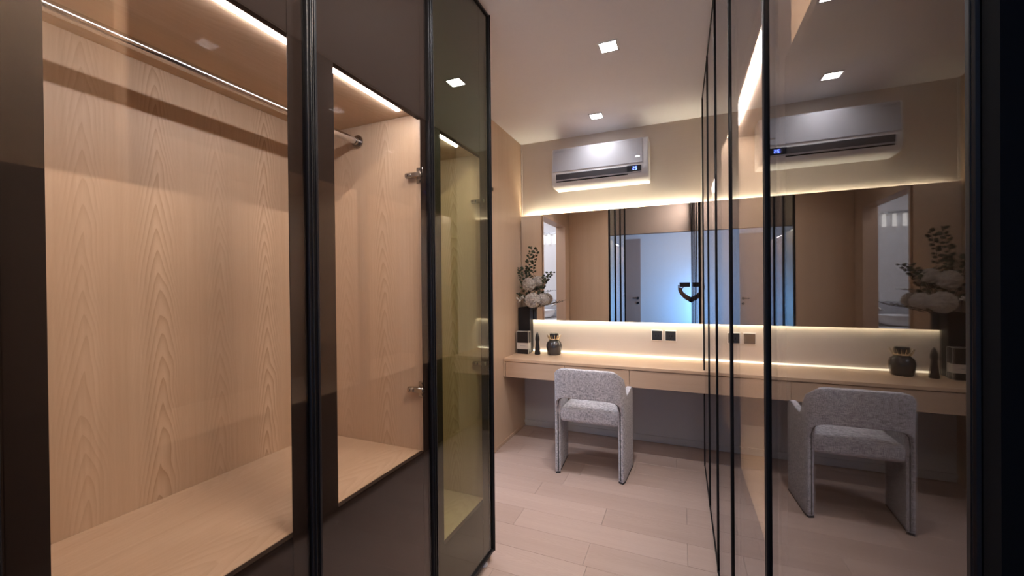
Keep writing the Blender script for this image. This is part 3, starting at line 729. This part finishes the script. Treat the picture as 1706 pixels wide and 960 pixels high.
b = BM()
for k, (a, c) in enumerate(((-1.405, -1.388), (-1.384, -1.366), (-1.362, -1.352))): box(b, a, c, py0 - 0.0012, py0 - 0.0004, 0.831, 0.8345)
obj('print_line', b, 'grey_print', pb)
# slender black bottle
bx, by = -1.243, 3.555
t = thing('perfume_bottle', 'slender black tapering bottle with a bulbous neck, between the carton and the jar', 'bottle', (bx, by, DT))
lathe(b := BM(), [(0.026, DT + 0.0005), (0.028, DT + 0.006), (0.024, DT + 0.05), (0.0175, DT + 0.095), (0.016, DT + 0.12), (0.019, DT + 0.127)], bx, by); obj('body', b, 'box_black', t, True)
lathe(b := BM(), [(0.019, DT + 0.1272), (0.021, DT + 0.140), (0.020, DT + 0.158), (0.014, DT + 0.180), (0.007, DT + 0.199), (0.001, DT + 0.206)], bx, by); obj('cap', b, 'box_black', t, True)
# round dark jar with gold wings
jx, jy = -1.095, 3.60
t = thing('jar', 'squat dark glass jar with gold collar and black cap on the desk', 'jar', (jx, jy, DT))
lathe(b := BM(), [(0.056, DT + 0.0005), (0.062, DT + 0.008), (0.066, DT + 0.03), (0.072, DT + 0.065), (0.072, DT + 0.088), (0.064, DT + 0.115), (0.046, DT + 0.132), (0.040, DT + 0.136)], jx, jy, 40); obj('body', b, 'jar_glass', t, True)
lathe(b := BM(), [(0.047, DT + 0.1362), (0.050, DT + 0.140), (0.048, DT + 0.150), (0.041, DT + 0.153)], jx, jy, 40)
for k in range(16):
    a = 2 * math.pi * k / 16; ca, sa = math.cos(a), math.sin(a)
    tube(b, [(jx + 0.048 * ca, jy + 0.048 * sa, DT + 0.145), (jx + 0.056 * ca, jy + 0.056 * sa, DT + 0.160), (jx + 0.066 * ca, jy + 0.066 * sa, DT + 0.184)], 0.0046, 6, 0.002)
obj('collar', b, 'gold', t, True)['label'] = 'gold spiky collar'
lathe(b := BM(), [(0.040, DT + 0.1532), (0.041, DT + 0.160), (0.041, DT + 0.190), (0.037, DT + 0.196), (0.001, DT + 0.196)], jx, jy, 40); obj('cap', b, 'box_black', t, True)

# ================================================================== BATHROOM SEEN IN THE MIRROR
ct = thing('basin_counter', 'pale bathroom counter under the white basin', 'counter', (-2.3, 1.1, 0))
obj('top', box(BM(), BX0 + 0.01, -LW - 0.13, BY0 + 0.001, BY0 + 0.5, 0.83, 0.87, 0.004), 'ceramic', ct)
obj('cabinet', box(BM(), BX0 + 0.02, -LW - 0.14, BY0 + 0.001, BY0 + 0.47, 0.12, 0.829), 'bath_grey', ct)
obj('splashback', box(BM(), BX0 + 0.01, -LW - 0.13, BY0 + 0.001, BY0 + 0.02, 0.871, 1.16, 0.002), 'bath_grey', ct)
t = thing('wash_basin', 'white bowl basin standing on the bathroom counter', 'basin', (-2.12, 1.12, 0.87))
lathe(b := BM(), [(0.12, 0.8705), (0.18, 0.90), (0.22, 0.97), (0.225, 1.0), (0.21, 1.0), (0.17, 0.92), (0.02, 0.895)], -2.12, 1.12, 40); obj('bowl', b, 'ceramic', t, True)
lathe(b := BM(), [(0.022, 0.8955), (0.022, 0.900), (0.001, 0.901)], -2.12, 1.12, 20); obj('drain', b, 'chrome', t, True)
t = thing('faucet', 'chrome faucet beside the white basin', 'faucet', (-1.84, 1.0, 0.87))
cyl(b := BM(), (-1.84, 1.0, 0.8705), (-1.84, 1.0, 1.08), 0.02); obj('body', b, 'chrome_dark', t, True)
tube(b := BM(), [(-1.84, 1.0, 1.06), (-1.88, 1.03, 1.09), (-1.95, 1.06, 1.08), (-1.97, 1.07, 1.05)], 0.012, 10); obj('spout', b, 'chrome_dark', t, True)
box(b := BM(), -1.862, -1.818, 0.985, 1.06, 1.085, 1.10, 0.004); obj('lever', b, 'chrome_dark', t)
t = thing('vanity_light', 'row of small glowing glass tubes on a bathroom wall bar', 'wall light', (-2.1, BY0, 2.15))
obj('bar', box(BM(), -2.62, -1.70, BY0 + 0.0005, BY0 + 0.03, 2.26, 2.30, 0.003), 'chrome', t)
for k in range(9):
    x = -2.57 + k * 0.102
    cyl(b := BM(), (x, BY0 + 0.05, 2.10), (x, BY0 + 0.05, 2.255), 0.022, 0.018); obj('tube_shade', b, 'bath_lamp', t, True)
    cyl(b := BM(), (x, BY0 + 0.028, 2.275), (x, BY0 + 0.055, 2.26), 0.008); obj('arm', b, 'chrome', t, True)

# ================================================================== PHOTOGRAPHER (seen only in the mirror)
ph = thing('phone', 'black phone held level in a hand in front of the mirror', 'phone', (0.05, -0.012, 1.36))
obj('body', box(BM(), -0.030, 0.132, -0.0165, -0.0085, 1.352, 1.428, 0.0035, 2), 'phone_body', ph)
obj('screen', box(BM(), -0.027, 0.129, -0.0172, -0.0164, 1.355, 1.425), 'phone_screen', ph)
b = BM(); box(b, -0.024, 0.014, -0.0086, -0.0070, 1.383, 1.424, 0.001)
obj('camera_island', b, 'phone_body', ph)
for (x, z) in ((-0.014, 1.413), (-0.014, 1.394), (0.004, 1.404)):
    b = BM(); cyl(b, (x, -0.0072, z), (x, -0.0058, z), 0.0065, n=20); obj('lens', b, 'lens', ph)

def skinned(name, chains, mat, parent, sub=1):
    """chains: list of [(x,y,z,r), ...]; a chain may start with an int index of an earlier vertex to branch from"""
    vs, rs, es, roots = [], [], [], []
    for chn in chains:
        prev = None
        for p in chn:
            if isinstance(p, int): prev = p; continue
            vs.append(Vector(p[:3]) - wpos(parent)); rs.append(p[3])
            if prev is None: roots.append(len(vs) - 1)
            else: es.append((prev, len(vs) - 1))
            prev = len(vs) - 1
    me = bpy.data.meshes.new(name); me.from_pydata(vs, es, []); me.materials.append(M[mat])
    o = bpy.data.objects.new(name, me); COL.objects.link(o); o.parent = parent
    md = o.modifiers.new('skin', 'SKIN'); md.use_smooth_shade = True
    lay = me.skin_vertices[0].data
    for i, r in enumerate(rs):
        lay[i].radius = (r, r) if not isinstance(r, tuple) else r
        lay[i].use_root = i in roots
    s = o.modifiers.new('sub', 'SUBSURF'); s.levels = sub; s.render_levels = sub + 1
    return o
pe = thing('person', 'person in dark clothes holding up a phone, hand visible in the mirror', 'person', (0.44, -0.42, 0))
cx, cy = 0.44, -0.42
# indices: 0 pelvis 1 belly 2 chest 3 neck base 4 neck 5 chin 6 head 7 crown
body = [[(cx, cy, 0.90, (0.11, 0.08)), (cx, cy, 1.04, (0.10, 0.075)), (cx, cy - 0.01, 1.22, (0.10, 0.075)), (cx, cy - 0.01, 1.35, (0.062, 0.055)), (cx, cy, 1.42, 0.052), (cx, cy + 0.02, 1.49, 0.066), (cx, cy + 0.015, 1.56, 0.082), (cx, cy, 1.635, 0.062)],
        [0, (cx - 0.09, cy, 0.84, 0.085), (cx - 0.10, cy + 0.01, 0.48, 0.060), (cx - 0.10, cy - 0.01, 0.30, 0.052), (cx - 0.10, cy - 0.02, 0.085, 0.038), (cx - 0.11, cy + 0.10, 0.040, 0.036), (cx - 0.115, cy + 0.16, 0.032, 0.028)],
        [0, (cx + 0.09, cy, 0.84, 0.085), (cx + 0.10, cy + 0.01, 0.48, 0.060), (cx + 0.10, cy - 0.01, 0.30, 0.052), (cx + 0.10, cy - 0.02, 0.085, 0.038), (cx + 0.11, cy + 0.10, 0.040, 0.036), (cx + 0.115, cy + 0.16, 0.032, 0.028)],
        [2, (cx - 0.16, cy, 1.30, 0.046), (cx - 0.235, cy + 0.06, 1.10, 0.038), (0.075, -0.14, 1.17, 0.044), (-0.008, -0.065, 1.255, 0.034), (-0.020, -0.050, 1.300, (0.038, 0.024)), (-0.026, -0.038, 1.345, (0.032, 0.014))],
        [2, (cx + 0.16, cy, 1.30, 0.046), (cx + 0.215, cy - 0.01, 1.08, 0.038), (cx + 0.225, cy + 0.03, 0.93, 0.035), (cx + 0.225, cy + 0.06, 0.845, 0.026), (cx + 0.222, cy + 0.07, 0.80, (0.020, 0.036)), (cx + 0.218, cy + 0.075, 0.765, (0.017, 0.034))]]
# fingers of the left hand curl round the end of the phone, thumb along its lower edge; the right arm hangs relaxed
for k in range(4):
    z = 1.312 + 0.021 * k; l = (0.9, 1.0, 0.97, 0.8)[k]
    body.append([(-0.034, -0.036, z, 0.0095), (-0.050, -0.024, z + 0.004, 0.0092), (-0.049, -0.004, z + 0.006, 0.0085), (-0.036 + 0.004 * l, 0.000, z + 0.006, 0.0070)])
    yy = cy + 0.048 + 0.019 * k
    body.append([(cx + 0.218, yy, 0.760, 0.0095), (cx + 0.212, yy + 0.002, 0.728 - 0.006 * l, 0.0088), (cx + 0.202, yy + 0.004, 0.706 - 0.010 * l, 0.0080), (cx + 0.188, yy + 0.004, 0.692 - 0.012 * l, 0.0068)])
body.append([(-0.020, -0.042, 1.308, 0.012), (0.004, -0.032, 1.324, 0.0105), (0.022, -0.026, 1.340, 0.009), (0.034, -0.024, 1.352, 0.0075)])
body.append([(cx + 0.215, cy + 0.082, 0.815, 0.012), (cx + 0.205, cy + 0.112, 0.790, 0.0105), (cx + 0.198, cy + 0.122, 0.765, 0.009), (cx + 0.194, cy + 0.124, 0.745, 0.0075)])
# face: nose, ears
body.append([(cx, cy + 0.085, 1.555, 0.012), (cx, cy + 0.108, 1.528, 0.013)])
for s in (-1, 1): body.append([(cx + s * 0.078, cy + 0.0, 1.565, 0.014), (cx + s * 0.088, cy - 0.008, 1.540, 0.012)])
skinned('body', body, 'skin', pe)
skinned('shirt', [[(cx, cy, 0.86, (0.175, 0.130)), (cx, cy, 1.04, (0.160, 0.120)), (cx, cy - 0.01, 1.22, (0.175, 0.128)), (cx, cy - 0.01, 1.335, (0.120, 0.098)), (cx, cy - 0.005, 1.385, (0.072, 0.068))],
                  [2, (cx - 0.16, cy, 1.30, 0.072), (cx - 0.235, cy + 0.06, 1.10, 0.058), (0.12, -0.175, 1.145, 0.048)],
                  [2, (cx + 0.16, cy, 1.30, 0.072), (cx + 0.215, cy - 0.01, 1.08, 0.058), (cx + 0.226, cy + 0.035, 0.905, 0.046)]], 'shirt', pe)
skinned('trousers', [[(cx, cy, 0.93, (0.158, 0.118)), (cx, cy, 0.86, (0.155, 0.118))],
                     [1, (cx - 0.09, cy, 0.78, 0.098), (cx - 0.10, cy + 0.01, 0.48, 0.074), (cx - 0.10, cy - 0.02, 0.10, 0.060)],
                     [1, (cx + 0.09, cy, 0.78, 0.098), (cx + 0.10, cy + 0.01, 0.48, 0.074), (cx + 0.10, cy - 0.02, 0.10, 0.060)]], 'trousers', pe)
skinned('hair', [[(cx, cy - 0.045, 1.50, 0.060), (cx, cy - 0.03, 1.57, 0.083), (cx, cy - 0.005, 1.645, 0.072)]], 'hair', pe)
for s in (-1, 1):
    b = BM(); bmesh.ops.create_uvsphere(b, u_segments=12, v_segments=8, radius=0.0085, matrix=Matrix.Translation((cx + s * 0.030, cy + 0.083, 1.562))); obj('eye', b, 'ceramic', pe, True)
b = BM(); tube(b, [(cx - 0.024, cy + 0.084, 1.497), (cx, cy + 0.092, 1.495), (cx + 0.024, cy + 0.084, 1.497)], 0.006, 6); obj('mouth', b, 'skin', pe, True)
